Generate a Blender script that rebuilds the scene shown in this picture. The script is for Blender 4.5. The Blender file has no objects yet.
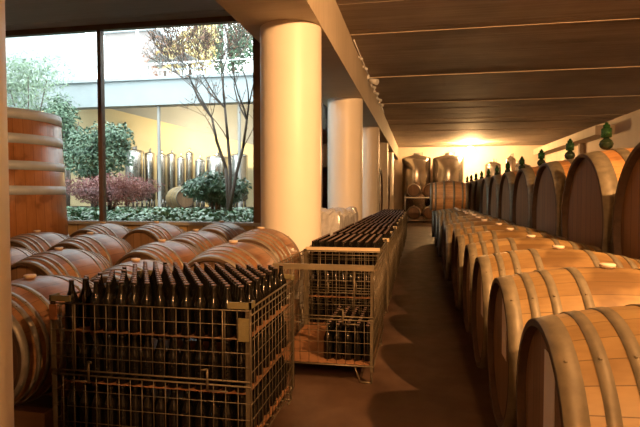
import bpy, math, random
from mathutils import Vector, Matrix
random.seed(7)
PI = math.pi
C = bpy.context.scene.collection
sc = bpy.context.scene
sc.view_settings.view_transform = 'Standard'
sc.view_settings.look = 'None'
sc.view_settings.gamma = 1
sc.view_settings.use_curve_mapping = False
sc.view_settings.exposure = 0.0
sc.cycles.use_denoising = True
sc.cycles.max_bounces = 8
sc.cycles.transparent_max_bounces = 16
sc.cycles.caustics_reflective = False
sc.cycles.caustics_refractive = False
sc.cycles.sample_clamp_indirect = 6.0

# ---------------------------------------------------------------- camera
FOC, HC = 519.0, 1.55
th = math.atan(19.5 / FOC)
ps = math.atan(98 / FOC * math.cos(th))
Fv = Vector((-math.sin(ps) * math.cos(th), math.cos(ps) * math.cos(th), -math.sin(th)))
Rv = Vector((math.cos(ps), math.sin(ps), 0))
Uv = Rv.cross(Fv)
cam_d = bpy.data.cameras.new('camera')
cam_d.sensor_width = 36
cam_d.lens = FOC / 640 * 36
cam_d.clip_end = 300
cam = bpy.data.objects.new('camera', cam_d)
C.objects.link(cam)
cam.location = (0, 0, HC)
cam.rotation_euler = Fv.to_track_quat('-Z', 'Y').to_euler()
sc.camera = cam

def at(u, v, Y):
    """world point on the plane y = Y seen at photo position u, v (used to survey the far background)"""
    d = Fv + (u - 320) / FOC * Rv + (213.5 - v) / FOC * Uv
    return Vector((0, 0, HC)) + d * (Y / d.y)

# ---------------------------------------------------------------- materials
def mat(name):
    m = bpy.data.materials.new(name)
    m.use_nodes = True
    nt = m.node_tree
    return m, nt, nt.nodes['Principled BSDF']

def N(nt, kind, **kw):
    n = nt.nodes.new(kind)
    for k, v in kw.items():
        if k.startswith('i_'):
            n.inputs[k[2:].replace('_', ' ')].default_value = v
        else:
            setattr(n, k, v)
    return n

def ramp(nt, stops):
    r = nt.nodes.new('ShaderNodeValToRGB')
    while len(r.color_ramp.elements) < len(stops):
        r.color_ramp.elements.new(0.5)
    for e, (p, c) in zip(r.color_ramp.elements, stops):
        e.position = p
        e.color = (*c, 1)
    return r

def plain(name, col, rough=0.5, metal=0.0, spec=0.5, var=0.12, scale=6.0, bump=0.0):
    m, nt, b = mat(name)
    L = nt.links.new
    tc = N(nt, 'ShaderNodeTexCoord')
    no = N(nt, 'ShaderNodeTexNoise')
    no.inputs['Scale'].default_value = scale
    no.inputs['Detail'].default_value = 5
    L(tc.outputs['Object'], no.inputs['Vector'])
    r = ramp(nt, [(0.25, tuple(c * (1 - var) for c in col)), (0.75, tuple(min(1, c * (1 + var)) for c in col))])
    L(no.outputs['Fac'], r.inputs['Fac'])
    L(r.outputs['Color'], b.inputs['Base Color'])
    b.inputs['Roughness'].default_value = rough
    b.inputs['Metallic'].default_value = metal
    b.inputs['Specular IOR Level'].default_value = spec
    if bump:
        bp = N(nt, 'ShaderNodeBump')
        bp.inputs['Strength'].default_value = bump
        bp.inputs['Distance'].default_value = 0.02
        L(no.outputs['Fac'], bp.inputs['Height'])
        L(bp.outputs['Normal'], b.inputs['Normal'])
    return m

def stave_wood(name, col_a, col_b, axis='X', staves=30, rough=0.42, coat=0.0):
    """oak staves round an axis: one tone per stave, grain along the axis, dark joints"""
    m, nt, b = mat(name)
    L = nt.links.new
    tc = N(nt, 'ShaderNodeTexCoord')
    oi = N(nt, 'ShaderNodeObjectInfo')
    sx = N(nt, 'ShaderNodeSeparateXYZ')
    L(tc.outputs['Object'], sx.inputs[0])
    at2 = N(nt, 'ShaderNodeMath', operation='ARCTAN2')
    if axis == 'X':
        L(sx.outputs['Y'], at2.inputs[0]); L(sx.outputs['Z'], at2.inputs[1])
    else:
        L(sx.outputs['Y'], at2.inputs[0]); L(sx.outputs['X'], at2.inputs[1])
    mul = N(nt, 'ShaderNodeMath', operation='MULTIPLY')
    L(at2.outputs[0], mul.inputs[0]); mul.inputs[1].default_value = staves / (2 * PI)
    fl = N(nt, 'ShaderNodeMath', operation='FLOOR'); L(mul.outputs[0], fl.inputs[0])
    fr = N(nt, 'ShaderNodeMath', operation='FRACT'); L(mul.outputs[0], fr.inputs[0])
    ad = N(nt, 'ShaderNodeMath', operation='ADD'); L(fl.outputs[0], ad.inputs[0])
    m7 = N(nt, 'ShaderNodeMath', operation='MULTIPLY'); L(oi.outputs['Random'], m7.inputs[0]); m7.inputs[1].default_value = 57.3
    L(m7.outputs[0], ad.inputs[1])
    wn = N(nt, 'ShaderNodeTexWhiteNoise', noise_dimensions='1D'); L(ad.outputs[0], wn.inputs['W'])
    mp = N(nt, 'ShaderNodeMapping')
    mp.inputs['Scale'].default_value = (1.6, 22, 22) if axis == 'X' else (22, 22, 1.6)
    L(tc.outputs['Object'], mp.inputs['Vector'])
    no = N(nt, 'ShaderNodeTexNoise'); no.inputs['Scale'].default_value = 2.2; no.inputs['Detail'].default_value = 6
    no.noise_dimensions = '4D'
    L(mp.outputs[0], no.inputs['Vector']); L(ad.outputs[0], no.inputs['W'])
    mx = N(nt, 'ShaderNodeMath', operation='MULTIPLY_ADD')
    L(wn.outputs['Value'], mx.inputs[0]); mx.inputs[1].default_value = 0.45
    sc2 = N(nt, 'ShaderNodeMath', operation='MULTIPLY'); L(no.outputs['Fac'], sc2.inputs[0]); sc2.inputs[1].default_value = 0.6
    L(sc2.outputs[0], mx.inputs[2])
    r = ramp(nt, [(0.2, col_a), (0.85, col_b)])
    L(mx.outputs[0], r.inputs['Fac'])
    # joints
    pk = N(nt, 'ShaderNodeMath', operation='PINGPONG'); L(fr.outputs[0], pk.inputs[0]); pk.inputs[1].default_value = 0.5
    jt = N(nt, 'ShaderNodeMath', operation='GREATER_THAN'); L(pk.outputs[0], jt.inputs[0]); jt.inputs[1].default_value = 0.018
    mc = N(nt, 'ShaderNodeMix', data_type='RGBA')
    L(jt.outputs[0], mc.inputs['Factor'])
    mc.inputs['A'].default_value = (*[c * 0.6 for c in col_a], 1)
    L(r.outputs['Color'], mc.inputs['B'])
    # stains
    n2 = N(nt, 'ShaderNodeTexNoise'); n2.inputs['Scale'].default_value = 3.0; n2.inputs['Detail'].default_value = 3
    L(tc.outputs['Object'], n2.inputs['Vector'])
    r2 = ramp(nt, [(0.36, (0.5, 0.44, 0.38)), (0.44, (0.86, 0.83, 0.80)), (0.56, (1, 1, 1))])
    L(n2.outputs['Fac'], r2.inputs['Fac'])
    mm = N(nt, 'ShaderNodeMix', data_type='RGBA', blend_type='MULTIPLY')
    mm.inputs['Factor'].default_value = 0.85
    L(mc.outputs['Result'], mm.inputs['A']); L(r2.outputs['Color'], mm.inputs['B'])
    L(mm.outputs['Result'], b.inputs['Base Color'])
    b.inputs['Roughness'].default_value = rough
    b.inputs['Coat Weight'].default_value = coat
    b.inputs['Coat Roughness'].default_value = 0.25
    bp = N(nt, 'ShaderNodeBump'); bp.inputs['Strength'].default_value = 0.15; bp.inputs['Distance'].default_value = 0.01
    L(no.outputs['Fac'], bp.inputs['Height']); L(bp.outputs['Normal'], b.inputs['Normal'])
    return m

def plank_wood(name, col_a, col_b, width, across='Y', rough=0.5):
    """flat boards laid side by side along an object axis"""
    m, nt, b = mat(name)
    L = nt.links.new
    tc = N(nt, 'ShaderNodeTexCoord'); sx = N(nt, 'ShaderNodeSeparateXYZ'); L(tc.outputs['Object'], sx.inputs[0])
    dv = N(nt, 'ShaderNodeMath', operation='DIVIDE'); L(sx.outputs[across], dv.inputs[0]); dv.inputs[1].default_value = width
    fl = N(nt, 'ShaderNodeMath', operation='FLOOR'); L(dv.outputs[0], fl.inputs[0])
    fr = N(nt, 'ShaderNodeMath', operation='FRACT'); L(dv.outputs[0], fr.inputs[0])
    wn = N(nt, 'ShaderNodeTexWhiteNoise', noise_dimensions='1D'); L(fl.outputs[0], wn.inputs['W'])
    mp = N(nt, 'ShaderNodeMapping')
    s = {'X': (14, 14, 1), 'Y': (1, 14, 1), 'Z': (1, 1, 14)}[across]
    mp.inputs['Scale'].default_value = s
    L(tc.outputs['Object'], mp.inputs['Vector'])
    no = N(nt, 'ShaderNodeTexNoise'); no.inputs['Scale'].default_value = 2.0; no.inputs['Detail'].default_value = 5
    L(mp.outputs[0], no.inputs['Vector'])
    av = N(nt, 'ShaderNodeMath', operation='MULTIPLY_ADD'); L(wn.outputs['Value'], av.inputs[0]); av.inputs[1].default_value = 0.4
    hf = N(nt, 'ShaderNodeMath', operation='MULTIPLY'); L(no.outputs['Fac'], hf.inputs[0]); hf.inputs[1].default_value = 0.65
    L(hf.outputs[0], av.inputs[2])
    r = ramp(nt, [(0.2, col_a), (0.8, col_b)]); L(av.outputs[0], r.inputs['Fac'])
    pk = N(nt, 'ShaderNodeMath', operation='PINGPONG'); L(fr.outputs[0], pk.inputs[0]); pk.inputs[1].default_value = 0.5
    jt = N(nt, 'ShaderNodeMath', operation='GREATER_THAN'); L(pk.outputs[0], jt.inputs[0]); jt.inputs[1].default_value = 0.025
    mc = N(nt, 'ShaderNodeMix', data_type='RGBA'); L(jt.outputs[0], mc.inputs['Factor'])
    mc.inputs['A'].default_value = (*[c * 0.4 for c in col_a], 1); L(r.outputs['Color'], mc.inputs['B'])
    L(mc.outputs['Result'], b.inputs['Base Color'])
    b.inputs['Roughness'].default_value = rough
    return m

def board_concrete(name, col_a, col_b, rough=0.75):
    """shuttered concrete with streaks along X"""
    m, nt, b = mat(name)
    L = nt.links.new
    tc = N(nt, 'ShaderNodeTexCoord')
    mp = N(nt, 'ShaderNodeMapping'); mp.inputs['Scale'].default_value = (0.35, 9, 1)
    L(tc.outputs['Object'], mp.inputs['Vector'])
    no = N(nt, 'ShaderNodeTexNoise'); no.inputs['Scale'].default_value = 1.6; no.inputs['Detail'].default_value = 7
    no.inputs['Roughness'].default_value = 0.65
    L(mp.outputs[0], no.inputs['Vector'])
    n2 = N(nt, 'ShaderNodeTexNoise'); n2.inputs['Scale'].default_value = 0.8; n2.inputs['Detail'].default_value = 4
    L(tc.outputs['Object'], n2.inputs['Vector'])
    ad = N(nt, 'ShaderNodeMath', operation='MULTIPLY_ADD'); L(n2.outputs['Fac'], ad.inputs[0]); ad.inputs[1].default_value = 0.5
    h = N(nt, 'ShaderNodeMath', operation='MULTIPLY'); L(no.outputs['Fac'], h.inputs[0]); h.inputs[1].default_value = 0.5
    L(h.outputs[0], ad.inputs[2])
    r = ramp(nt, [(0.36, col_a), (0.62, col_b)]); L(ad.outputs[0], r.inputs['Fac'])
    L(r.outputs['Color'], b.inputs['Base Color'])
    b.inputs['Roughness'].default_value = rough
    bp = N(nt, 'ShaderNodeBump'); bp.inputs['Strength'].default_value = 0.35; bp.inputs['Distance'].default_value = 0.02
    L(no.outputs['Fac'], bp.inputs['Height']); L(bp.outputs['Normal'], b.inputs['Normal'])
    return m

def floor_mat():
    m, nt, b = mat('floor_concrete')
    L = nt.links.new
    tc = N(nt, 'ShaderNodeTexCoord')
    no = N(nt, 'ShaderNodeTexNoise'); no.inputs['Scale'].default_value = 1.4; no.inputs['Detail'].default_value = 8
    no.inputs['Roughness'].default_value = 0.65
    L(tc.outputs['Object'], no.inputs['Vector'])
    r = ramp(nt, [(0.3, (0.035, 0.019, 0.011)), (0.5, (0.075, 0.042, 0.025)), (0.72, (0.13, 0.078, 0.05))])
    L(no.outputs['Fac'], r.inputs['Fac']); L(r.outputs['Color'], b.inputs['Base Color'])
    n2 = N(nt, 'ShaderNodeTexNoise'); n2.inputs['Scale'].default_value = 5; n2.inputs['Detail'].default_value = 4
    L(tc.outputs['Object'], n2.inputs['Vector'])
    rr = N(nt, 'ShaderNodeMapRange'); rr.inputs['To Min'].default_value = 0.3; rr.inputs['To Max'].default_value = 0.55
    L(n2.outputs['Fac'], rr.inputs['Value']); L(rr.outputs[0], b.inputs['Roughness'])
    bp = N(nt, 'ShaderNodeBump'); bp.inputs['Strength'].default_value = 0.12; bp.inputs['Distance'].default_value = 0.01
    L(n2.outputs['Fac'], bp.inputs['Height']); L(bp.outputs['Normal'], b.inputs['Normal'])
    return m

def pane_mat():
    m = bpy.data.materials.new('window_glass'); m.use_nodes = True
    nt = m.node_tree; nt.nodes.clear(); L = nt.links.new
    o = N(nt, 'ShaderNodeOutputMaterial'); mx = N(nt, 'ShaderNodeMixShader')
    t = N(nt, 'ShaderNodeBsdfTransparent'); t.inputs['Color'].default_value = (0.93, 0.97, 0.96, 1)
    g = N(nt, 'ShaderNodeBsdfGlossy'); g.inputs['Roughness'].default_value = 0.02
    fr = N(nt, 'ShaderNodeFresnel'); fr.inputs['IOR'].default_value = 1.4
    L(fr.outputs[0], mx.inputs[0]); L(t.outputs[0], mx.inputs[1]); L(g.outputs[0], mx.inputs[2]); L(mx.outputs[0], o.inputs[0])
    return m

def leaf_mat(name, cols, rough=0.5):
    m, nt, b = mat(name)
    L = nt.links.new
    tc = N(nt, 'ShaderNodeTexCoord')
    no = N(nt, 'ShaderNodeTexNoise'); no.inputs['Scale'].default_value = 9; no.inputs['Detail'].default_value = 3
    L(tc.outputs['Object'], no.inputs['Vector'])
    n = len(cols)
    r = ramp(nt, [(0.3 + 0.4 * i / (n - 1), c) for i, c in enumerate(cols)])
    L(no.outputs['Fac'], r.inputs['Fac']); L(r.outputs['Color'], b.inputs['Base Color'])
    b.inputs['Roughness'].default_value = rough
    return m

def emit_mat(name, col, s):
    m = bpy.data.materials.new(name); m.use_nodes = True
    nt = m.node_tree; nt.nodes.clear()
    o = N(nt, 'ShaderNodeOutputMaterial'); e = N(nt, 'ShaderNodeEmission')
    e.inputs['Color'].default_value = (*col, 1); e.inputs['Strength'].default_value = s
    nt.links.new(e.outputs[0], o.inputs[0])
    return m

M = {}
M['oak'] = stave_wood('new_oak_staves', (0.20, 0.12, 0.045), (0.36, 0.24, 0.098), 'X', 30, 0.52)
M['oak_red'] = stave_wood('aged_oak_staves', (0.19, 0.085, 0.036), (0.35, 0.178, 0.078), 'X', 28, 0.46, 0.12)
M['oak_cask'] = stave_wood('cask_oak_staves', (0.38, 0.18, 0.06), (0.66, 0.36, 0.14), 'X', 44, 0.45)
M['oak_vat'] = stave_wood('vat_oak_staves', (0.30, 0.12, 0.04), (0.50, 0.23, 0.09), 'Z', 46, 0.35, 0.2)
M['head_oak'] = plank_wood('barrel_head_boards', (0.19, 0.105, 0.055), (0.30, 0.175, 0.095), 0.11, 'Y')
M['head_dark'] = plank_wood('cask_head_boards', (0.15, 0.068, 0.026), (0.24, 0.115, 0.045), 0.16, 'Y')
M['hoop'] = plain('galvanised_hoop', (0.19, 0.16, 0.105), 0.55, 0.25, var=0.3, scale=14)
M['hoop_vat'] = plain('vat_hoop_steel', (0.50, 0.56, 0.64), 0.5, 0.1, var=0.12)
M['hoop_red'] = plain('aged_hoop_steel', (0.25, 0.22, 0.18), 0.45, 0.35, var=0.3, scale=14)
M['bung'] = plain('bung_silicone', (0.66, 0.54, 0.42), 0.6)
M['chime'] = plain('dark_stave_ends', (0.075, 0.042, 0.024), 0.7, var=0.25, scale=20)
M['paper'] = plain('label_paper', (0.86, 0.80, 0.70), 0.8, var=0.04)
M['glass_dark'] = plain('dark_bottle_glass', (0.006, 0.005, 0.0035), 0.06, spec=0.35, var=0.1)
M['cap'] = plain('bottle_cap_metal', (0.14, 0.09, 0.08), 0.45, 0.3, var=0.2, scale=30)
M['wire'] = plain('crate_wire', (0.115, 0.09, 0.055), 0.45, 0.35, var=0.2)
M['rail_cream'] = plain('crate_rail_zinc', (0.62, 0.50, 0.32), 0.5, 0.2, var=0.1)
M['rail_dark'] = plain('crate_rail_dull', (0.20, 0.16, 0.10), 0.5, 0.4, var=0.2)
M['rust'] = plain('rust_plate', (0.28, 0.11, 0.04), 0.6, 0.2, var=0.2)
M['olive'] = plain('olive_plate', (0.20, 0.17, 0.08), 0.55, 0.3, var=0.15)
M['card'] = plain('divider_board', (0.22, 0.10, 0.04), 0.75, var=0.2)
M['timber'] = plank_wood('rack_timber', (0.16, 0.09, 0.045), (0.26, 0.15, 0.08), 0.2, 'Z')
M['column'] = plain('column_paint', (0.88, 0.82, 0.72), 0.42, var=0.03, scale=2)
M['conc_l'] = board_concrete('beam_concrete', (0.52, 0.44, 0.33), (0.63, 0.54, 0.42))
M['conc_ceil'] = board_concrete('ceiling_concrete', (0.25, 0.20, 0.16), (0.46, 0.37, 0.29))
M['conc_left'] = board_concrete('ceiling_concrete_grey', (0.50, 0.53, 0.55), (0.64, 0.67, 0.69))
M['grout'] = plain('joint_mortar', (0.62, 0.52, 0.40), 0.8)
M['floor'] = floor_mat()
M['wall'] = plain('wall_plaster', (0.66, 0.54, 0.42), 0.8, var=0.06, scale=2, bump=0.1)
M['wall_sill'] = plank_wood('sill_wall_boards', (0.42, 0.28, 0.13), (0.55, 0.39, 0.20), 0.3, 'X')
M['frame'] = plain('window_frame_bronze', (0.16, 0.10, 0.065), 0.4, 0.3, var=0.15)
M['pane'] = pane_mat()
M['steel'] = plain('tank_steel', (0.60, 0.57, 0.53), 0.24, 1.0, var=0.08, scale=3)
M['steel_dark'] = plain('fitting_steel', (0.30, 0.28, 0.26), 0.35, 0.9, var=0.1)
M['plastic'] = plain('clear_plastic', (0.78, 0.78, 0.80), 0.2, var=0.15, scale=16)
M['plastic'].node_tree.nodes['Principled BSDF'].inputs['Transmission Weight'].default_value = 0.25
M['green_glass'] = plain('green_airlock_glass', (0.018, 0.11, 0.022), 0.06, var=0.1)
M['green_glass'].node_tree.nodes['Principled BSDF'].inputs['Transmission Weight'].default_value = 0.8
M['dark_glass'] = plain('blackish_airlock_glass', (0.012, 0.022, 0.010), 0.05, var=0.1)
M['white_conc'] = plain('white_concrete', (0.36, 0.40, 0.42), 0.8, var=0.06, scale=1.5)
M['grey_conc'] = plain('grey_soffit', (0.36, 0.35, 0.33), 0.8, var=0.1, scale=1)
M['yellow_wall'] = plain('ochre_wall', (0.78, 0.62, 0.36), 0.8, var=0.06, scale=1)
M['pale_build'] = plain('pale_facade', (0.33, 0.285, 0.275), 0.8, var=0.12, scale=1.2)
M['soil'] = plain('garden_soil', (0.07, 0.06, 0.04), 0.9, var=0.3)
M['ivy'] = leaf_mat('ivy_leaf', [(0.035, 0.10, 0.04), (0.09, 0.20, 0.09), (0.36, 0.46, 0.40)], 0.35)
M['maple'] = leaf_mat('red_maple_leaf', [(0.16, 0.05, 0.045), (0.34, 0.13, 0.12), (0.42, 0.22, 0.20)], 0.6)
M['shrub'] = leaf_mat('shrub_leaf', [(0.05, 0.095, 0.06), (0.12, 0.20, 0.12), (0.22, 0.31, 0.22)], 0.5)
M['holly'] = leaf_mat('holly_leaf', [(0.02, 0.055, 0.03), (0.05, 0.12, 0.06), (0.20, 0.30, 0.22)], 0.3)
M['bamboo'] = leaf_mat('bamboo_leaf', [(0.16, 0.24, 0.15), (0.30, 0.40, 0.28), (0.42, 0.50, 0.40)], 0.6)
M['yellow_leaf'] = leaf_mat('autumn_leaf', [(0.55, 0.42, 0.16), (0.78, 0.64, 0.30), (0.85, 0.76, 0.50)], 0.7)
M['rust_leaf'] = leaf_mat('dry_leaf', [(0.22, 0.10, 0.07), (0.34, 0.18, 0.12), (0.42, 0.25, 0.18)], 0.7)
M['bark'] = plain('bark', (0.10, 0.075, 0.06), 0.85, var=0.3, scale=20)
M['white_paint'] = plain('white_paint', (0.80, 0.82, 0.84), 0.4, var=0.04)
M['dark_metal'] = plain('dark_metal', (0.06, 0.055, 0.05), 0.4, 0.6)
M['tyre'] = plain('tyre_rubber', (0.03, 0.03, 0.03), 0.8)
M['bulb'] = emit_mat('lamp_glow', (1.0, 0.66, 0.30), 60)

# ---------------------------------------------------------------- mesh builder
class MB:
    def __init__(s):
        s.v, s.f, s.sm = [], [], []
    def add(s, vs, fs, smooth=False):
        o = len(s.v)
        s.v += [tuple(p) for p in vs]
        s.f += [tuple(i + o for i in f) for f in fs]
        s.sm += [smooth] * len(fs)
        return s
    def box(s, c, d, rz=0.0):
        x, y, z = d[0] / 2, d[1] / 2, d[2] / 2
        ca, sa = math.cos(rz), math.sin(rz)
        vs = []
        for k in (-z, z):
            for (i, j) in ((-x, -y), (x, -y), (x, y), (-x, y)):
                vs.append((c[0] + i * ca - j * sa, c[1] + i * sa + j * ca, c[2] + k))
        return s.add(vs, [(3, 2, 1, 0), (4, 5, 6, 7), (0, 1, 5, 4), (1, 2, 6, 5), (2, 3, 7, 6), (3, 0, 4, 7)])
    def b2(s, lo, hi):
        return s.box([(a + b) / 2 for a, b in zip(lo, hi)], [abs(b - a) for a, b in zip(lo, hi)])
    def tube(s, p, q, r, r2=None, n=6, caps=True):
        p, q = Vector(p), Vector(q)
        r2 = r if r2 is None else r2
        d = (q - p).normalized()
        a = d.orthogonal().normalized(); b = d.cross(a)
        vs = []
        for (c, rr) in ((p, r), (q, r2)):
            for i in range(n):
                t = 2 * PI * i / n
                vs.append(c + a * (rr * math.cos(t)) + b * (rr * math.sin(t)))
        fs = [(i, (i + 1) % n, n + (i + 1) % n, n + i) for i in range(n)]
        s.add(vs, fs, n > 4)
        if caps:
            o = len(s.v) - 2 * n
            s.f += [tuple(o + i for i in reversed(range(n))), tuple(o + n + i for i in range(n))]
            s.sm += [False, False]
        return s
    def path(s, pts, rads, n=6):
        for i in range(len(pts) - 1):
            s.tube(pts[i], pts[i + 1], rads[i], rads[i + 1], n, caps=(i in (0, len(pts) - 2)))
        return s
    def lathe(s, prof, axis='Z', n=24, c=(0, 0, 0), smooth=True, closed=False):
        """prof: list of (position along axis, radius)"""
        vs, fs = [], []
        m = len(prof)
        for (h, r) in prof:
            for i in range(n):
                t = 2 * PI * i / n
                a, b = r * math.cos(t), r * math.sin(t)
                if axis == 'Z': vs.append((c[0] + a, c[1] + b, c[2] + h))
                elif axis == 'X': vs.append((c[0] + h, c[1] + a, c[2] + b))
                else: vs.append((c[0] + b, c[1] + h, c[2] + a))
        for k in range(m if closed else m - 1):
            k2 = (k + 1) % m
            for i in range(n):
                j = (i + 1) % n
                fs.append((k * n + i, k * n + j, k2 * n + j, k2 * n + i))
        s.add(vs, fs, smooth)
        return s
    def disc(s, h, r, axis='Z', n=24, c=(0, 0, 0), flip=False):
        vs = []
        for i in range(n):
            t = 2 * PI * i / n
            a, b = r * math.cos(t), r * math.sin(t)
            if axis == 'Z': vs.append((c[0] + a, c[1] + b, c[2] + h))
            elif axis == 'X': vs.append((c[0] + h, c[1] + a, c[2] + b))
            else: vs.append((c[0] + b, c[1] + h, c[2] + a))
        idx = tuple(range(n))
        return s.add(vs, [idx[::-1] if flip else idx])
    def mesh(s, name):
        me = bpy.data.meshes.new(name)
        me.from_pydata(s.v, [], s.f)
        me.polygons.foreach_set('use_smooth', s.sm)
        me.update()
        return me

def obj(name, mb, m, parent=None, loc=None):
    me = mb.mesh(name) if isinstance(mb, MB) else mb
    if m is not None and not me.materials:
        me.materials.append(m)
    o = bpy.data.objects.new(name, me)
    C.objects.link(o)
    if loc is not None: o.location = loc
    if parent is not None: o.parent = parent
    return o

def tag(o, label, cat, group=None, kind=None):
    o['label'] = label; o['category'] = cat
    if group: o['group'] = group
    if kind: o['kind'] = kind
    return o

def thing(name, label, cat, loc=(0, 0, 0), rz=0.0, group=None, kind=None):
    o = bpy.data.objects.new(name, None); C.objects.link(o)
    o.empty_display_size = 0.1
    o.location = loc; o.rotation_euler = (0, 0, rz)
    return tag(o, label, cat, group, kind)

def struct(name, mb, m, label, cat, parent=None):
    o = obj(name, mb, m, parent)
    if parent is None: tag(o, label, cat, None, 'structure')
    return o

def dup(root, loc, rz, label, group=None, swap=None):
    r = root.copy(); C.objects.link(r); r.location = loc; r.rotation_euler = (0, 0, rz)
    r['label'] = label
    if group: r['group'] = group
    for ch in list(root.children):
        c = ch.copy(); C.objects.link(c); c.parent = r
        for g in list(ch.children):
            d = g.copy(); C.objects.link(d); d.parent = c
    return r

ORD = ['nearest', 'second', 'third', 'fourth', 'fifth', 'sixth', 'seventh', 'eighth', 'ninth', 'tenth', 'eleventh', 'twelfth',
       'thirteenth', 'fourteenth', 'fifteenth', 'sixteenth', 'seventeenth', 'eighteenth']
ORDF = ['first'] + ORD[1:]

# ================================================================ THE ROOM
XB0, XB1, ZB, ZC, ZL = -2.10, -1.16, 3.575, 4.28, 4.53
YW, YF, XR = 8.40, 31.0, 7.0
YBK, XL = -4.5, -9.5
XG = -2.50           # side glazing onto the courtyard

struct('floor', MB().b2((XL, YBK, -0.2), (XR, YF, 0)), M['floor'], 'dark brown polished concrete floor of the cellar', 'floor')

# ceiling slabs run across the aisle, mortar joints between
mb = MB(); y = YBK
k = 0
while y < YF:
    y2 = min(y + 1.2, YF)
    dz = random.uniform(-0.006, 0.006)
    mb.b2((XB1 - 0.05, y + 0.006, ZC + dz), (XR, y2 - 0.006, ZC + 0.25))
    y = y2
cei = struct('ceiling', mb, M['conc_ceil'], 'brown board-marked concrete ceiling over the barrel aisle', 'ceiling')
mb = MB()
for yy, r in ((5.1, 0), (8.95, 0.012), (12.3, 0.012), (15.9, 0.008), (19.5, 0.008), (23.1, 0.008)):
    mb.b2((XB1, yy - 0.018, ZC - 0.012), (XR, yy + 0.018, ZC + 0.05))
struct('joint_mortar', mb, M['grout'], '', '', cei)
mb = MB(); y = YBK
while y < YW + 0.12:
    y2 = y + 0.6
    dz = random.uniform(-0.008, 0.008)
    mb.b2((XL, y + 0.006, ZL + dz), (XB0 + 0.05, y2 - 0.006, ZL + 0.25))
    y = y2
struct('ceiling_left', mb, M['conc_left'], 'dark grey board-marked ceiling above the garden window', 'ceiling')
struct('ceiling_back', MB().b2((XG - 0.2, YW + 0.12, ZL), (XB0 + 0.05, 16.5, ZL + 0.25)).b2((-3.6, 16.5, ZL), (XB0 + 0.05, YF, ZL + 0.25)), M['conc_left'], 'grey ceiling strip behind the round columns', 'ceiling')
struct('trim_1', MB().b2((XB0, YBK, ZB), (XB1, YF, ZL + 0.25)), M['conc_l'], 'long concrete beam resting on the row of round columns', 'beam')
struct('roof', MB().b2((XL, YBK, ZL + 0.25), (XR, YW + 0.12, ZL + 0.45)).b2((XG - 0.2, YW + 0.12, ZL + 0.25), (XR, 16.35, ZL + 0.45)).b2((-3.85, 16.35, ZL + 0.25), (XR, YF + 0.25, ZL + 0.45)), M['grey_conc'], 'flat roof slab over the cellar', 'roof')

struct('wall_right', MB().b2((XR, YBK, 0), (XR + 0.25, YF + 0.25, ZL + 0.25)), M['wall'], 'warm plastered wall behind the big casks', 'wall')
struct('wall_back', MB().b2((-3.6, YF, 0), (XR, YF + 0.25, ZL + 0.25)), M['wall'], 'far plastered wall behind the steel tanks', 'wall')
struct('wall_front', MB().b2((XL, YBK - 0.25, 0), (XR, YBK, ZL + 0.25)), M['wall'], 'plastered wall behind the viewer', 'wall')
struct('wall_left', MB().b2((XL - 0.25, YBK, 0), (XL, YW + 0.2, ZL + 0.25)), M['wall'], 'plastered wall left of the oak vat', 'wall')
struct('wall_inner', MB().b2((-3.85, 16.5, 0), (-3.6, YF + 0.25, ZL + 0.25)).b2((-3.6, 16.35, 0), (XG - 0.05, 16.5, ZL + 0.25)),
       M['wall'], 'plastered wall behind the far casks left of the columns', 'wall')
struct('wall_window', MB().b2((XL, YW - 0.06, 0), (XG, YW + 0.2, 1.02)), M['wall_sill'], 'low ochre wall below the garden window', 'wall')
struct('wall_glazing', MB().b2((XG - 0.2, YW + 0.2, 0), (XG, 16.5, 1.02)), M['wall_sill'], 'low wall below the side glazing', 'wall')

# columns
for i, yy in enumerate((1.20, 6.30, 11.17, 16.05, 20.9, 25.8)):
    c = MB().lathe([(0, 0.378), (ZB, 0.378)], 'Z', 64)
    o = struct('column', c, M['column'],
               ['cream round column cropped by the left edge of the photo', 'broad cream round column beside the garden window',
                'round column with bluish daylight on its left side', 'third round column from the garden window',
                'fourth round column from the garden window', 'last round column before the far wall'][i], 'column')
    o.location = (-1.555 - (0.015 if i == 0 else 0), yy, 0)

# garden window: frame, mullion, two panes
ZS, ZT = 1.07, 4.43
w = thing('window_1', 'large two-pane window onto the courtyard garden', 'window', (0, YW, 0), kind='structure')
xm = -5.54
mb = MB()
mb.b2((XL, -0.06, ZS - 0.05), (XG, 0.10, ZS)); mb.b2((XL, -0.05, ZT), (XG, 0.06, ZL))
mb.b2((XL, -0.05, ZS), (XL + 0.1, 0.06, ZT)); mb.b2((XG - 0.21, -0.05, ZS), (XG - 0.03, 0.06, ZT))
mb.b2((xm - 0.035, -0.05, ZS), (xm + 0.035, 0.06, ZT))
obj('window_frame', mb, M['frame'], w)
obj('window_sill', MB().b2((XL, -0.14, ZS - 0.055), (XG, -0.05, ZS - 0.005)), plain('sill_grey', (0.34, 0.33, 0.31), 0.5), w)
for (a, b_) in ((XL + 0.1, xm - 0.035), (xm + 0.035, XG - 0.21)):
    obj('pane', MB().b2((a, -0.006, ZS), (b_, 0.006, ZT)), M['pane'], w)
w = thing('window_2', 'side glazing along the courtyard behind the round columns', 'window', (XG, 0, 0), kind='structure')
ys = [YW + 0.2, 10.9, 13.4, 15.9, 16.35]
mb = MB(); mb.b2((-0.1, ys[0], ZS - 0.05), (0.03, 16.35, ZS)); mb.b2((-0.06, ys[0], ZT), (0.03, 16.35, ZL))
for yy in ys: mb.b2((-0.06, yy - 0.05, ZS), (0.03, yy + 0.05, ZT))
obj('window_frame', mb, M['frame'], w)
for a, b_ in zip(ys[:-1], ys[1:]):
    obj('pane', MB().b2((-0.012, a + 0.05, ZS), (0, b_ - 0.05, ZT)), M['pane'], w)
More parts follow.
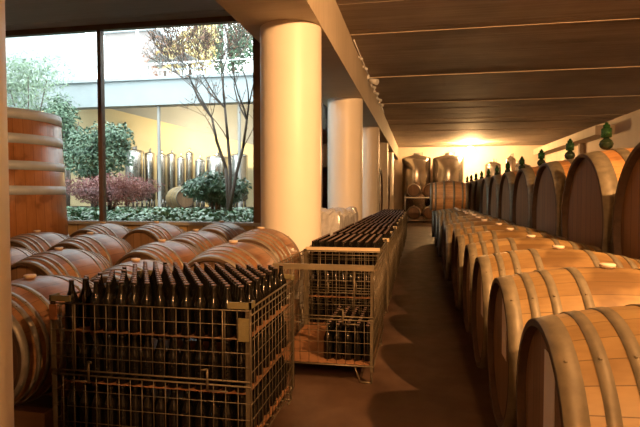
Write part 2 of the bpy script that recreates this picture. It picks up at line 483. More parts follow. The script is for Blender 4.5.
# bulkhead duct on the right wall
struct('trim_2', MB().b2((6.35, 20.6, 3.72), (XR, YF, 4.05)), M['conc_l'], 'boxed duct along the top of the right wall', 'duct')
struct('trim_3', MB().b2((6.78, 24.0, 0), (6.96, 24.2, 3.72)), M['conc_ceil'], 'narrow dark pilaster under the boxed duct', 'pilaster')

# ================================================================ BARRELS
def prof_r(x, L, rb, rh):
    t = 2 * x / L
    return rh + (rb - rh) * (1 - t * t)

def make_barrel(name, label, cat, rb, rh, L, wood, headm, hoopm, hoops, group, head_in=0.035, bung_x=0.0, tagged=False, seg=56, bung=True, rivet=True):
    """axis along local X, resting on z = 0 at the bilge; meshes of round parts are centred on the axis"""
    t = thing(name, label, cat, group=group)
    thick = 0.024 if rb < 0.6 else 0.034
    p = []
    n = 12
    for i in range(n + 1):
        x = -L / 2 + L * i / n
        p.append((x, prof_r(x, L, rb, rh)))
    obj('staves', MB().lathe(p, 'X', seg), wood, t, (0, 0, rb))
    for s_ in (-1, 1):
        cm = MB().lathe([(s_ * (L / 2 + 0.0005), rh), (s_ * (L / 2 + 0.0005), rh - thick), (s_ * (L / 2 - head_in), rh - thick - 0.004)][::s_], 'X', seg, smooth=False)
        obj('chime', cm, M['chime'], t, (0, 0, rb))
    for s_ in (-1, 1):
        obj('barrel_head', MB().disc(s_ * (L / 2 - head_in), rh - thick, 'X', seg, flip=(s_ < 0)), headm, t, (0, 0, rb))
    for (x0, x1) in hoops:
        for s_ in (-1, 1):
            a, b_ = sorted((s_ * (L / 2 - x0), s_ * (L / 2 - x1)))
            ra, rbb = prof_r(a, L, rb, rh), prof_r(b_, L, rb, rh)
            e = 0.004 if rb < 0.6 else 0.007
            hb = MB().lathe([(a, ra - 0.004), (a, ra + e), (b_, rbb + e), (b_, rbb - 0.004)], 'X', seg)
            for q in range(seg): hb.sm[q] = False
            for q in range(2 * seg, 3 * seg): hb.sm[q] = False
            if rivet:
                for ang in (0.5, 2.2, 3.6, 5.1):
                    rr = (ra + rbb) / 2 + e
                    xc = (a + b_) / 2
                    c0 = Vector((xc, rr * math.cos(ang), rr * math.sin(ang)))
                    nrm = Vector((0, math.cos(ang), math.sin(ang)))
                    hb.tube(c0 - nrm * 0.003, c0 + nrm * 0.005, 0.009, 0.005, 6)
            obj('hoop', hb, hoopm, t, (0, 0, rb))
    if bung:
        zt = prof_r(bung_x, L, rb, rh)
        bb = MB().lathe([(-0.02, 0.026), (0.002, 0.03), (0.006, 0.040), (0.020, 0.042), (0.024, 0.038), (0.024, 0.001)], 'Z', 14)
        obj('bung', bb, M['bung'], t, (bung_x, 0, rb + zt))
    if tagged:
        x = -L / 2 + head_in - 0.003
        lb = MB().b2((x - 0.002, -0.13, -0.02), (x + 0.001, 0.02, 0.30))
        obj('paper_label', lb, M['paper'], t, (0, 0, rb))
    return t

# ---- right-hand row along the aisle (heads towards the aisle)
HO8 = [(0.0, 0.072), (0.115, 0.157), (0.215, 0.258), (0.36, 0.405)]
RB, RH, LB_ = 0.485, 0.405, 1.14
ZR = 0.178
right_x = 0.445 + LB_ / 2
RY = [2.05 + 1.0 * i for i in range(16)]
b0 = make_barrel('wine_barrel', 'x', 'barrel', RB, RH, LB_, M['oak'], M['head_oak'], M['hoop'], HO8, 'oak barrels lined up along the aisle', tagged=True)
jx = [0, 0, 0.0, 0.01, -0.01, 0.02, -0.04, -0.02, 0.02, -0.03, 0.02, -0.02, 0, 0.03, -0.02, 0.01]
for i, yy in enumerate(RY):
    lab = ('nearest tan oak barrel right of the aisle, white paper label on its head' if i == 0 else
           f'{ORD[i]} tan oak barrel from the viewer in the row right of the aisle')
    loc = (right_x + jx[i], yy, ZR)
    if i == 0:
        b0.location = loc; b0['label'] = lab
    else:
        b = dup(b0, loc, 0, lab)
        if i > 6:
            for ch in list(b.children):
                if ch.name.startswith('paper_label'): bpy.data.objects.remove(ch)
for i, x in enumerate((right_x - 0.33, right_x + 0.33)):
    zt = ZR + RB - prof_r(0.33, LB_, RB, RH)
    tag(obj('support_beam', MB().b2((-0.06, 1.3, 0), (0.06, 17.8, zt)), M['timber'], None, (x, 0, 0)),
        ['long timber beam under the aisle ends of the right-hand barrels', 'long timber beam under the rear ends of the right-hand barrels'][i], 'beam', 'timber beams under the barrels')
# second tier at the far end of the row
ru, rhu = 0.46, 0.39
dyt = 0.5
zu = ZR + RB + math.sqrt((RB + ru + 0.004) ** 2 - dyt ** 2) - ru
bu = make_barrel('wine_barrel', 'orange oak barrel stacked on top of the far end of the aisle row', 'barrel', ru, rhu, 1.05, M['oak_cask'], M['head_oak'], M['hoop'],
                 [(0.0, 0.07), (0.13, 0.18), (0.36, 0.42)], 'barrels stacked on the aisle row')
bu.location = (0.32 + 0.55, 15.55, zu)
dup(bu, (0.36 + 0.55, 16.55, zu), 0, 'rear barrel of the two stacked on top of the far aisle row')

# ---- big casks behind them
CR, CH, CL = 0.80, 0.735, 1.25
XCH = 1.72
CZ = 0.44
CHO = [(0.0, 0.15), (0.27, 0.37)]
c0 = make_barrel('large_cask', 'x', 'cask', CR, CH, CL, M['oak_cask'], M['head_dark'], M['hoop'], CHO, 'large casks on the plinth', head_in=0.06, seg=72, bung=False, rivet=False)
CY = [4.34 + 1.69 * i for i in range(12)]
for i, yy in enumerate(CY):
    lab = ('large oak cask cropped by the right edge of the photo' if i == 0 else f'{ORD[i]} large dark-headed oak cask from the viewer behind the barrel row')
    loc = (XCH + CL / 2, yy, CZ)
    if i == 0: c0.location = loc; c0['label'] = lab
    else: dup(c0, loc, 0, lab)
zt = CZ + CR - prof_r(0.38, CL, CR, CH)
pl = thing('plinth', 'low concrete plinth carrying the row of large casks', 'plinth', (XCH + CL / 2, 3.4, 0))
for s_ in (-1, 1):
    obj('kerb', MB().b2((s_ * 0.3, 0, 0), (s_ * 0.46, 20.6, zt)), M['conc_l'], pl)
obj('base_slab', MB().b2((-0.3, 0, 0), (0.3, 20.6, 0.2)), M['conc_l'], pl)
# airlocks
def make_airlock():
    t = thing('airlock', 'x', 'airlock', group='green glass airlocks on the large casks')
    obj('lower_bulb', MB().lathe([(0, 0.03), (0.01, 0.05), (0.03, 0.075), (0.075, 0.092), (0.12, 0.075), (0.145, 0.045), (0.16, 0.03)], 'Z', 20), M['dark_glass'], t)
    obj('upper_vessel', MB().lathe([(0.158, 0.03), (0.165, 0.06), (0.172, 0.068), (0.285, 0.068), (0.292, 0.06), (0.294, 0.04)], 'Z', 20), M['green_glass'], t)
    obj('cap', MB().lathe([(0.292, 0.03), (0.30, 0.044), (0.338, 0.044), (0.345, 0.022), (0.37, 0.02), (0.375, 0.001)], 'Z', 16), M['green_glass'], t)
    return t
a0 = make_airlock()
XA = 2.06
zt = CZ + CR + prof_r(XA - XCH - CL / 2, CL, CR, CH) - 0.004
for ch in list(a0.children): ch.scale = (0.78, 0.78, 0.78)
for i, yy in enumerate(CY):
    if i == 0: continue
    lab = f'green glass airlock standing on the {ORD[i]} large cask from the viewer'
    if i == 1: a0.location = (1.97 if i == 1 else XA, yy, zt); a0['label'] = lab
    else: dup(a0, (1.97 if i == 1 else XA, yy, zt), 0, lab)

# ---- left-hand barrels, heads towards the viewer (axis along Y)
LR, LH, LL = 0.42, 0.345, 0.98
HOL = [(0.0, 0.05), (0.095, 0.13), (0.165, 0.195), (0.28, 0.32)]
l0 = make_barrel('wine_barrel', 'x', 'barrel', LR, LH, LL, M['oak_red'], M['head_oak'], M['hoop_red'], HOL, 'reddish barrels in front of the garden window')
left = [  # x, y, top z, label
    (-2.72, 3.24, 0.95, 'reddish barrel between the left column and the nearest wire crate'),
    (-2.56, 4.38, 0.93, 'barrel mostly hidden behind the left half of the bottle crate'),
    (-1.63, 4.43, 1.11, 'barrel with broad head arc behind the right half of the bottle crate'),
    (-3.68, 4.80, 0.97, 'reddish barrel behind the one next to the left column'),
    (-2.86, 5.46, 1.01, 'barrel in the middle of the group, second row behind the bottles'),
    (-1.68, 5.42, 1.17, 'barrel standing right in front of the foot of the broad column'),
    (-4.56, 4.90, 0.97, 'barrel with bright hoops at the left column, half cropped'),
    (-4.03, 5.84, 1.05, 'large-looking barrel under the window mullion, bung on its front half'),
    (-4.90, 5.98, 1.05, 'barrel directly in front of the tall oak vat'),
    (-2.90, 6.46, 1.06, 'barrel right of the middle, third row, below the holly bush'),
    (-4.76, 7.22, 1.10, 'pale-topped barrel at the sill right of the oak vat'),
    (-3.84, 7.16, 1.12, 'pale-topped barrel at the sill in the middle of the window'),
    (-2.93, 7.46, 1.12, 'pale-topped barrel at the sill near the right end of the window'),
    (-2.26, 7.9 - 0.42, 1.05, 'barrel behind the broad column, its side showing left of it'),
]
left[13] = (-2.06, 7.42, 1.05, left[13][3])
for i, (x, y, T, lab) in enumerate(left):
    loc = (x, y, T - 2 * LR)
    rz = PI / 2 + random.uniform(-0.05, 0.05)
    if i == 0: l0.location = loc; l0.rotation_euler = (0, 0, rz); l0['label'] = lab
    else: dup(l0, loc, rz, lab)
    # timber cradle under each barrel
    zt = T - LR - prof_r(0.28, LL, LR, LH)
    short = ['barrel nearest the left column', 'barrel mostly hidden behind the bottle crate', 'barrel with the broad head arc', 'second barrel behind the left column',
             'middle barrel of the window group', 'barrel at the foot of the broad column', 'half cropped barrel at the left column', 'barrel under the window mullion',
             'barrel directly in front of the oak vat', 'barrel below the holly bush', 'sill barrel right of the oak vat', 'sill barrel in the middle of the window',
             'sill barrel near the right window end', 'barrel behind the broad column'][i]
    cr = thing('barrel_cradle', f'low timber cradle under the {short}', 'cradle', (x, y, 0), rz, 'timber cradles under the left barrels')
    for s_ in (-1, 1):
        obj('cross_beam', MB().b2((s_ * 0.28 - 0.04, -0.36, 0), (s_ * 0.28 + 0.04, 0.36, zt - 0.002)), M['timber'], cr)

# ---- tall oak vat at the left
v = thing('oak_vat', 'tall reddish oak vat with wide steel hoops at the window', 'vat', (-6.52, 7.0, 0))
VB, VT, VH = 1.10, 0.985, 2.78
vr = lambda z: VB + (VT - VB) * z / VH
obj('staves', MB().lathe([(0.15, vr(0.15) - 0.05), (0.15, vr(0.15)), (VH, VT), (VH, VT - 0.05), (VH - 0.1, VT - 0.05)], 'Z', 72), M['oak_vat'], v)
obj('vat_lid', MB().lathe([(VH - 0.12, VT - 0.052), (VH - 0.08, VT - 0.052), (VH - 0.08, 0.001)], 'Z', 48), M['head_oak'], v)
for (z0, z1) in ((VH - 0.15, VH - 0.0), (2.28, 2.42), (1.90, 2.03), (1.54, 1.67), (0.75, 0.88), (0.4, 0.5)):
    obj('hoop', MB().lathe([(z0, vr(z0) - 0.003), (z0, vr(z0) + 0.007), (z1, vr(z1) + 0.007), (z1, vr(z1) - 0.003)], 'Z', 72), M['hoop_vat'], v)
for k in range(4):
    a = PI / 4 + k * PI / 2
    obj('foot', MB().box((0.7 * math.cos(a), 0.7 * math.sin(a), 0.075), (0.25, 0.25, 0.15), a), M['timber'], v)

# ================================================================ WIRE CRATES AND BOTTLES
ZD = 0.16   # deck height
LAYER = 0.307
def grid(mb, p0, ux, W, z0, z1, dx, dz, r=0.0022):
    """wire mesh in a vertical plane from p0 along unit vector ux"""
    p0, ux = Vector(p0), Vector(ux)
    nx = max(1, round(W / dx)); nz = max(1, round((z1 - z0) / dz))
    for i in range(nx + 1):
        p = p0 + ux * (W * i / nx)
        mb.tube((p.x, p.y, z0), (p.x, p.y, z1), r, n=5)
    for k in range(nz + 1):
        z = z0 + (z1 - z0) * k / nz
        q = p0 + ux * W
        mb.tube((p0.x, p0.y, z), (q.x, q.y, z), r if k not in (0, nz) else r * 1.5, n=5)

def make_crate(label, W, D, rim, rail=None, caps=True, group='wire mesh bottle crates', ZD=0.16):
    t = thing('wire_crate', label, 'crate', group=group)
    hx, hy = W / 2, D / 2
    for sx in (-1, 1):
        for sy in (-1, 1):
            pm = MB()
            pm.b2((sx * hx, sy * hy, 0.1), (sx * (hx - 0.028), sy * (hy - 0.004), rim + 0.03))
            pm.b2((sx * hx, sy * hy, 0.1), (sx * (hx - 0.004), sy * (hy - 0.028), rim + 0.03))
            po = obj('corner_post', pm, M['wire'], t)
            if caps:
                cm = MB()
                cm.b2((sx * (hx + 0.006), sy * (hy + 0.006), rim + 0.01), (sx * (hx - 0.13), sy * (hy - 0.006), rim + 0.045))
                cm.b2((sx * (hx + 0.006), sy * (hy + 0.006), rim + 0.01), (sx * (hx - 0.006), sy * (hy - 0.07), rim + 0.045))
                obj('corner_cap', cm, M['olive'], po)
            fm = MB()
            x, y = sx * (hx - 0.02), sy * (hy - 0.02)
            fm.tube((x, y, 0.0), (x, y, ZD), 0.008, n=6)
            fm.tube((x, y, 0.008), (x - sx * 0.09, y, 0.008), 0.008, n=6)
            fm.tube((x - sx * 0.09, y, 0.008), (x - sx * 0.14, y, ZD - 0.02), 0.006, n=6)
            fm.tube((x, y, 0.008), (x, y - sy * 0.09, 0.008), 0.008, n=6)
            obj('foot', fm, M['wire'], t)
    # deck
    dm = MB()
    nx = 10
    for i in range(nx + 1):
        x = -hx + W * i / nx
        dm.tube((x, -hy, ZD - 0.01), (x, hy, ZD - 0.01), 0.004, n=5)
    for k in range(9):
        y = -hy + D * k / 8
        dm.tube((-hx, y, ZD - 0.015), (hx, y, ZD - 0.015), 0.005, n=5)
    obj('wire_deck', dm, M['wire'], t)
    # side and rear panels
    for (p, u, Wd) in (((-hx, -hy, 0), (0, 1, 0), D), ((hx, -hy, 0), (0, 1, 0), D), ((-hx, hy, 0), (1, 0, 0), W)):
        gm = MB(); grid(gm, p, u, Wd, ZD - 0.01, rim + 0.01, 0.075, 0.088)
        q = Vector(p) + Vector(u) * Wd
        gm.tube((p[0], p[1], rim - 0.03), (q.x, q.y, rim - 0.03), 0.005, n=6)
        gm.tube((p[0], p[1], rim + 0.012), (q.x, q.y, rim + 0.012), 0.006, n=6)
        obj('side_panel', gm, M['wire'], t)
    # front: fixed lower half, hinged gate above
    zm = (ZD + rim) / 2 - 0.03
    gm = MB(); grid(gm, (-hx, -hy, 0), (1, 0, 0), W, ZD - 0.01, zm, 0.075, 0.088)
    gm.tube((-hx, -hy, zm), (hx, -hy, zm), 0.005, n=6)
    obj('front_panel', gm, M['wire'], t)
    gm = MB(); grid(gm, (-hx, -hy - 0.006, 0), (1, 0, 0), W, zm + 0.03, rim, 0.075, 0.088)
    gm.tube((-hx, -hy - 0.006, zm + 0.03), (hx, -hy - 0.006, zm + 0.03), 0.005, n=6)
    for sx in (-1, 1):
        gm.tube((sx * (hx - 0.16), -hy - 0.006, zm + 0.03), (sx * (hx - 0.16), -hy - 0.006, rim), 0.005, n=6)
    g = obj('gate', gm, M['wire'], t)
    for sx in (-1, 1):
        lm = MB()
        x = sx * (hx - 0.25)
        lm.tube((x, -hy - 0.012, zm - 0.03), (x, -hy - 0.012, zm + 0.09), 0.007, n=6)
        lm.tube((x, -hy - 0.012, zm + 0.09), (x - sx * 0.03, -hy - 0.03, zm + 0.09), 0.006, n=6)
        lm.tube((x, -hy - 0.012, zm - 0.03), (x + sx * 0.12, -hy - 0.012, zm - 0.03), 0.005, n=6)
        obj('latch', lm, M['wire'], g)
    if rail is not None:
        obj('top_rail', MB().b2((-hx, -hy - 0.018, rim - 0.012), (hx, -hy + 0.018, rim + 0.034)), rail, t)
    return t

def bottle_profile():
    return [(0.0, 0.001), (0.0, 0.034), (0.006, 0.0405), (0.165, 0.0405), (0.185, 0.038), (0.21, 0.027), (0.235, 0.0185), (0.27, 0.0145), (0.292, 0.0145), (0.293, 0.001)]
bottle_me = MB().lathe(bottle_profile(), 'Z', 14).mesh('wine_bottle'); bottle_me.materials.append(M['glass_dark'])
cap_me = MB().lathe([(0.292, 0.0140), (0.293, 0.0152), (0.297, 0.0150), (0.2985, 0.013), (0.2985, 0.001)], 'Z', 12).mesh('bottle_cap'); cap_me.materials.append(M['cap'])
first_bottle = []
n_ind = [0]
def bottle(x, y, z, label, group):
    n_ind[0] += 1
    o = bpy.data.objects.new('wine_bottle', bottle_me); C.objects.link(o)
    o.location = (x, y, z); o.rotation_euler = (0, 0, random.uniform(0, 6.28))
    tag(o, label, 'bottle', group)
    c = bpy.data.objects.new('bottle_cap', cap_me); C.objects.link(c); c.parent = o
    return o
st_g, st_c = MB(), MB()
def stuff_bottle(x, y, z):
    st_g.lathe([(0, 0.034), (0.006, 0.0405), (0.165, 0.0405), (0.19, 0.036), (0.23, 0.02), (0.27, 0.0155), (0.285, 0.0155)], 'Z', 8, (x, y, z))
    st_c.lathe([(0.290, 0.0155), (0.297, 0.0155), (0.2985, 0.013), (0.2985, 0.001)], 'Z', 8, (x, y, z))

# nearest crate, long side to the viewer
W1, D1, R1 = 1.24, 1.03, 0.905
ZD1 = 0.11
X1, Y1 = -1.525, 2.72 + D1 / 2
k1 = make_crate('nearest wire mesh crate, long side facing the viewer, filled with dark bottles', W1, D1, R1, ZD=ZD1)
k1.location = (X1, Y1, 0)
obj('rust_plate', MB().b2((-W1 / 2 - 0.004, -D1 / 2 - 0.012, R1 - 0.10), (-W1 / 2 + 0.045, -D1 / 2 - 0.004, R1 - 0.01)), M['rust'], k1)
obj('olive_plate', MB().b2((W1 / 2 - 0.065, -D1 / 2 - 0.014, R1 - 0.17), (W1 / 2 - 0.005, -D1 / 2 - 0.008, R1 - 0.04)), M['olive'], k1)
PX, PY = 0.0832, 0.0722
def place1(i, j):
    x = X1 - 13 * PX / 2 + i * PX + (PX / 2 if j % 2 else 0)
    y = Y1 - 12 * PY / 2 + j * PY
    return x, y
gone = {(1, 0), (0, 3), (1, 5), (0, 7), (2, 11)}
for lay in range(3):
    z = ZD1 + lay * 0.311
    nm = ['bottom', 'middle', 'top'][lay]
    if lay:
        tag(obj('divider_sheet', MB().b2((X1 - W1 / 2 + 0.03, Y1 - D1 / 2 + 0.05, z - 0.007), (X1 + W1 / 2 - 0.03, Y1 + D1 / 2 - 0.04, z)), M['card']),
            f'orange-brown divider sheet under the {nm} layer of bottles in the nearest crate', 'sheet', 'divider sheets in the nearest crate')
    for j in range(13):
        nrow = 14 if j % 2 == 0 else 13
        for i in range(nrow):
            x, y = place1(i, j)
            x += random.uniform(-0.0008, 0.0008)
            if lay == 2:
                if (i, j) in gone: continue
                bottle(x, y, z, f'dark bottle, {ORDF[i]} from the left in the {("front" if j == 0 else ORDF[j])} row, top layer of nearest crate', 'bottles in the nearest crate')
            elif j == 0:
                bottle(x, y, z, f'dark bottle, {ORDF[i]} from the left in the front row, {nm} layer of nearest crate', 'bottles in the nearest crate')
            elif i == nrow - 1:
                bottle(x, y, z, f'dark bottle on the aisle side, {ORDF[j]} row back, {nm} layer of nearest crate', 'bottles in the nearest crate')
            elif j == 1 or i == nrow - 2 or i == 0:
                stuff_bottle(x, y, z)
tag(obj('divider_sheet', MB().b2((X1 - W1 / 2 + 0.03, Y1 - D1 / 2 + 0.04, ZD1 - 0.005), (X1 + W1 / 2 - 0.03, Y1 + D1 / 2 - 0.03, ZD1)), M['card']),
    'orange-brown divider sheet on the deck of the nearest crate', 'sheet', 'divider sheets in the nearest crate')

# half empty crate in the row along the aisle
W2, D2, R2 = 0.84, 1.20, 0.94
X2 = -0.765
k2 = make_crate('nearly empty wire crate behind the nearest crate, few bottles on its deck', W2, D2, R2, M['rail_dark'], caps=False)
Y2 = 4.17 + D2 / 2
k2.location = (X2, Y2, 0)
obj('white_tag', MB().b2((-W2 / 2 - 0.035, -D2 / 2 - 0.012, 0.25), (-W2 / 2 + 0.0, -D2 / 2 - 0.008, 0.31)), M['paper'], k2)
tag(obj('divider_sheet', MB().b2((X2 - W2 / 2 + 0.012, Y2 - D2 / 2 + 0.01, ZD - 0.006), (X2 + W2 / 2 - 0.012, Y2 + D2 / 2 - 0.012, ZD)), M['card']),
    'bare orange-brown board on the deck of the nearly empty crate', 'sheet')
p9 = 0.0835
for j in range(9):
    for i in range(5):
        x = X2 + W2 / 2 - 0.06 - (4 - i) * p9
        y = Y2 - D2 / 2 + 0.12 + j * p9
        bottle(x, y, ZD, f'dark bottle, {ORDF[i]} from the left, {ORDF[j]} row back, on deck of nearly empty crate', 'bottles in the nearly empty crate')
# full crates behind
W2, X2 = 0.80, -0.79
kf = make_crate('full wire crate with cream top rail behind the nearly empty crate', W2, D2, 0.945, M['rail_cream'], caps=False, ZD=0.145)
kf.location = (X2, 5.48 + D2 / 2, 0)
far = [kf]
for n in range(1, 10):
    far.append(dup(kf, (X2 + random.uniform(0.0, 0.03), 5.48 + 1.255 * n + D2 / 2, 0), 0,
                   f'{ORD[n]} full wire crate in the row along the aisle, counted from the cream-railed one'))
idx_lab = 0
for n, kk in enumerate(far):
    xc, yc = kk.location.x, kk.location.y
    for lay in range(3):
        z = 0.145 + lay * 0.298
        sm = MB().b2((xc - W2 / 2 + 0.012, yc - D2 / 2 + 0.012, z - 0.008), (xc + W2 / 2 - 0.012, yc + D2 / 2 - 0.012, z))
        tag(obj('divider_sheet', sm, M['card']),
            f'divider sheet under the {["bottom", "middle", "top"][lay]} bottle layer of the {["first"] [0] if n == 0 else ORD[n]} full crate along the aisle', 'sheet', 'divider sheets in the aisle crates')
        for j in range(13):
            for i in range(9):
                x = xc + (i - 4) * 0.0838; y = yc + (j - 6) * 0.0872
                if lay == 2:
                    if n == 0 and j < 3 and n_ind[0] < 300:
                        bottle(x, y, z, f'dark bottle, {ORDF[i]} from the left, {ORDF[j]} row back, top of cream-railed crate', 'bottles in the cream-railed crate')
                    else:
                        stuff_bottle(x, y, z)
                elif i == 8 or (n == 0 and j in (0, 1)) or j == 0:
                    stuff_bottle(x, y, z)
sb = obj('wine_bottles', st_g, M['glass_dark'])
tag(sb, 'mass of dark bottles filling the wire crates along the aisle', 'bottles', None, 'stuff')
cb = obj('bottle_caps', st_c, M['cap'], sb); cb['kind'] = 'stuff'

# clear plastic heaped on a pallet behind the crates
t = thing('pallet_load', 'crumpled clear plastic wrapping on a pallet beside the second column', 'pallet', (-1.57, 9.36, 0))
mb = MB()
for i in range(5): mb.b2((-0.38, -1.3 + i * 0.6, 0.1), (0.38, -1.1 + i * 0.6, 0.14))
for x in (-0.34, 0, 0.34): mb.b2((x - 0.04, -1.3, 0), (x + 0.04, 1.3, 0.1))
obj('pallet', mb, M['timber'], t)
mb = MB(); nx, ny = 26, 70
vs = []
from mathutils import noise
for j in range(ny + 1):
    for i in range(nx + 1):
        a, b_ = -1 + 2 * i / nx, -1 + 2 * j / ny
        x = max(-0.36, min(0.36, a * 0.62)); y = max(-1.28, min(1.28, b_ * 1.55))
        drop = max(0, abs(a) * 0.62 - 0.36) * 3.6 + max(0, abs(b_) * 1.55 - 1.28) * 3.4
        h = 1.24 - min(drop, 1.0) + 0.09 * noise.noise((x * 5, y * 5, 1.3)) + 0.05 * noise.noise((x * 14, y * 14, 4.1))
        vs.append((x + 0.03 * noise.noise((x * 9, y * 9, h * 9)), y + 0.03 * noise.noise((y * 9, x * 9, h * 9)), max(0.142, h)))
fs = [(j * (nx + 1) + i, j * (nx + 1) + i + 1, (j + 1) * (nx + 1) + i + 1, (j + 1) * (nx + 1) + i) for j in range(ny) for i in range(nx)]
mb.add(vs, fs, False)
obj('plastic_wrap', mb, M['plastic'], t)

# ================================================================ FAR END OF THE AISLE
def make_tank(name, label, r, h, loc, legs=0.35, group=None, dome=0.22, m=None):
    t = thing(name, label, 'tank', loc, 0, group)
    obj('tank_shell', MB().lathe([(legs, r * 0.6), (legs + 0.1, r), (h - dome, r), (h - dome + 0.04, r * 0.97), (h - 0.02, r * 0.25), (h - 0.02, 0.001)], 'Z', 40), m or M['steel'], t)
    obj('manway', MB().lathe([(h - 0.08, r * 0.22), (h + 0.07, r * 0.22), (h + 0.09, r * 0.2), (h + 0.1, 0.001)], 'Z', 16), M['steel_dark'], t)
    obj('vent_pipe', MB().tube((r * 0.4, -0.1, h - dome * 0.8), (r * 0.4, -0.1, h + 0.12), 0.03), M['steel_dark'], t)
    obj('weld_band', MB().lathe([(h - dome - 0.04, r + 0.002), (h - dome - 0.04, r + 0.012), (h - dome, r + 0.012), (h - dome, r + 0.002)], 'Z', 40), M['steel'], t)
    for k in range(4):
        a = PI / 4 + k * PI / 2
        obj('leg', MB().tube((r * 0.75 * math.cos(a), r * 0.75 * math.sin(a), 0), (r * 0.75 * math.cos(a), r * 0.75 * math.sin(a), legs + 0.1), 0.04), M['steel_dark'], t)
    return t
make_tank('steel_tank', 'tall steel tank at the far end, left of two behind racked barrels', 0.78, 3.72, (-0.10, 29.2, 0), group='steel tanks at the far wall')
make_tank('steel_tank', 'tall steel tank at the far end directly under the glowing lamp', 0.82, 3.70, (1.60, 29.2, 0), group='steel tanks at the far wall')
make_tank('steel_tank', 'small steel tank at the far wall right of the lamp', 0.42, 3.35, (4.0, 29.6, 0), group='steel tanks at the far wall')
make_tank('steel_tank', 'rightmost squat tank at the far wall', 0.62, 3.25, (5.3, 29.5, 0), group='steel tanks at the far wall', m=M['steel_dark'])
make_tank('steel_tank', 'slim steel tank between the small and the rightmost far tanks', 0.25, 3.55, (4.75, 28.6, 0), group='steel tanks at the far wall')
# rack with four small barrels
rk = thing('barrel_rack', 'steel rack holding small barrels in front of the far tanks', 'rack', (0.16, 26.6, 0))
for x in (-0.8, 1.0):
    for y in (-0.3, 0.3): obj('upright', MB().tube((x, y, 0), (x, y, 1.6), 0.03), M['steel_dark'], rk)
for z in (0.28, 1.40):
    for y in (-0.3, 0.3): obj('shelf_rail', MB().b2((-0.8, y - 0.03, z - 0.06), (1.0, y + 0.03, z)), M['steel_dark'], rk)
s0 = make_barrel('small_barrel', 'upper left barrel on the steel rack at the far end', 'barrel', 0.35, 0.29, 0.9, M['oak_red'], M['head_oak'], M['hoop_red'], [(0, 0.05), (0.12, 0.16), (0.27, 0.31)], 'barrels on the far rack', seg=36)
off = 0.35 - prof_r(0.3, 0.9, 0.35, 0.29)
s0.location = (-0.20, 26.6, 1.40 - off); s0.rotation_euler = (0, 0, PI / 2)
dup(s0, (0.58, 26.6, 1.40 - off), PI / 2, 'upper right barrel on the steel rack at the far end')
dup(s0, (-0.20, 26.6, 0.28 - off), PI / 2, 'lower left barrel on the steel rack at the far end')
dup(s0, (0.58, 26.6, 0.28 - off), PI / 2, 'lower right barrel on the steel rack at the far end')
# casks left of the columns, far back
c1 = make_barrel('large_cask', 'dark upright-looking cask between the third and fourth columns', 'cask', 1.02, 0.9, 1.3, M['oak_red'], M['head_dark'], M['hoop_red'], CHO, 'casks left of the far columns', head_in=0.06, seg=64, bung=False, rivet=False)
c1.location = (-1.28 - 0.65, 18.5, 0.5)
dup(c1, (-1.28 - 0.65, 23.3, 0.5), 0, 'dark cask behind the fourth column at the far left')
for i, yy in enumerate((18.5, 23.3)):
    mb = MB()
    for s_ in (-1, 1):
        mb.b2((-1.93 + s_ * 0.4 - 0.08, yy - 0.6, 0), (-1.93 + s_ * 0.4 + 0.08, yy + 0.6, 0.5 + 1.02 - prof_r(0.4, 1.3, 1.02, 0.9)))
    tag(obj('cask_saddle', mb, M['timber']), ['timber saddle under the cask between third and fourth columns', 'timber saddle under the cask behind the fourth column'][i], 'saddle')

# glowing lamp on the far ceiling
t = thing('flood_lamp', 'glowing warm lamp under the ceiling above the far tanks', 'lamp', (2.72, 28.9, ZC))
obj('stem', MB().tube((0, 0, 0), (0, 0, -0.2), 0.02), M['dark_metal'], t)
mb = MB().lathe([(-0.56, 0.02), (-0.53, 0.13), (-0.45, 0.20), (-0.36, 0.22), (-0.27, 0.18), (-0.2, 0.06)], 'Z', 24)
obj('globe', mb, M['bulb'], t)
# spotlights and cable along the upper edge of the beam
tag(obj('cable', MB().tube((XB1 + 0.03, 9.2, ZC - 0.02), (XB1 + 0.03, 17.5, ZC - 0.02), 0.012), M['white_paint']), 'pale cable running along the top edge of the concrete beam', 'cable')
def spot(y, lab, tilt, k):
    t = thing('spotlight', lab, 'spotlight', (XB1 + 0.005, y, ZC - 0.06), 0, 'small spotlights along the beam')
    obj('mount', MB().b2((-0.005, -0.05 * k, -0.03 * k), (0.03 * k, 0.05 * k, 0.03 * k)), M['white_paint'], t)
    d = Vector((math.cos(tilt), -0.5, -0.45)).normalized()
    p = Vector((0.07 * k, 0, -0.05 * k))
    obj('arm', MB().tube((0, 0, 0), p, 0.010), M['white_paint'], t)
    obj('lamp_head', MB().tube(p - d * 0.05 * k, p + d * 0.10 * k, 0.03 * k, 0.045 * k, 14), M['white_paint'], t)
for y, lab, tl, k in ((12.0, 'white twin-looking spotlight on the beam, largest of the row', 0.2, 1.5), (10.2, 'tiny spotlight on the beam nearest the viewer', 0.9, 0.5), (11.0, 'tiny spotlight on the beam just before the largest one', 0.6, 0.6),
                   (12.9, 'small spotlight on the beam just beyond the largest one', 0.5, 0.7), (13.7, 'small spotlight on the beam, second beyond the largest one', 0.1, 0.8), (14.6, 'small spotlight on the beam, third beyond the largest one', 0.6, 0.9), (15.4, 'farthest small spotlight on the beam', 0.3, 0.9)):
    spot(y, lab, tl, k)

# ================================================================ COURTYARD
struct('ground', MB().b2((-40, YW + 0.2, -0.3), (XG - 0.2, 16.3, 1.0)).b2((-40, 16.3, -0.3), (-3.9, 60, 1.0)), M['soil'], 'raised garden bed outside the window', 'ground')

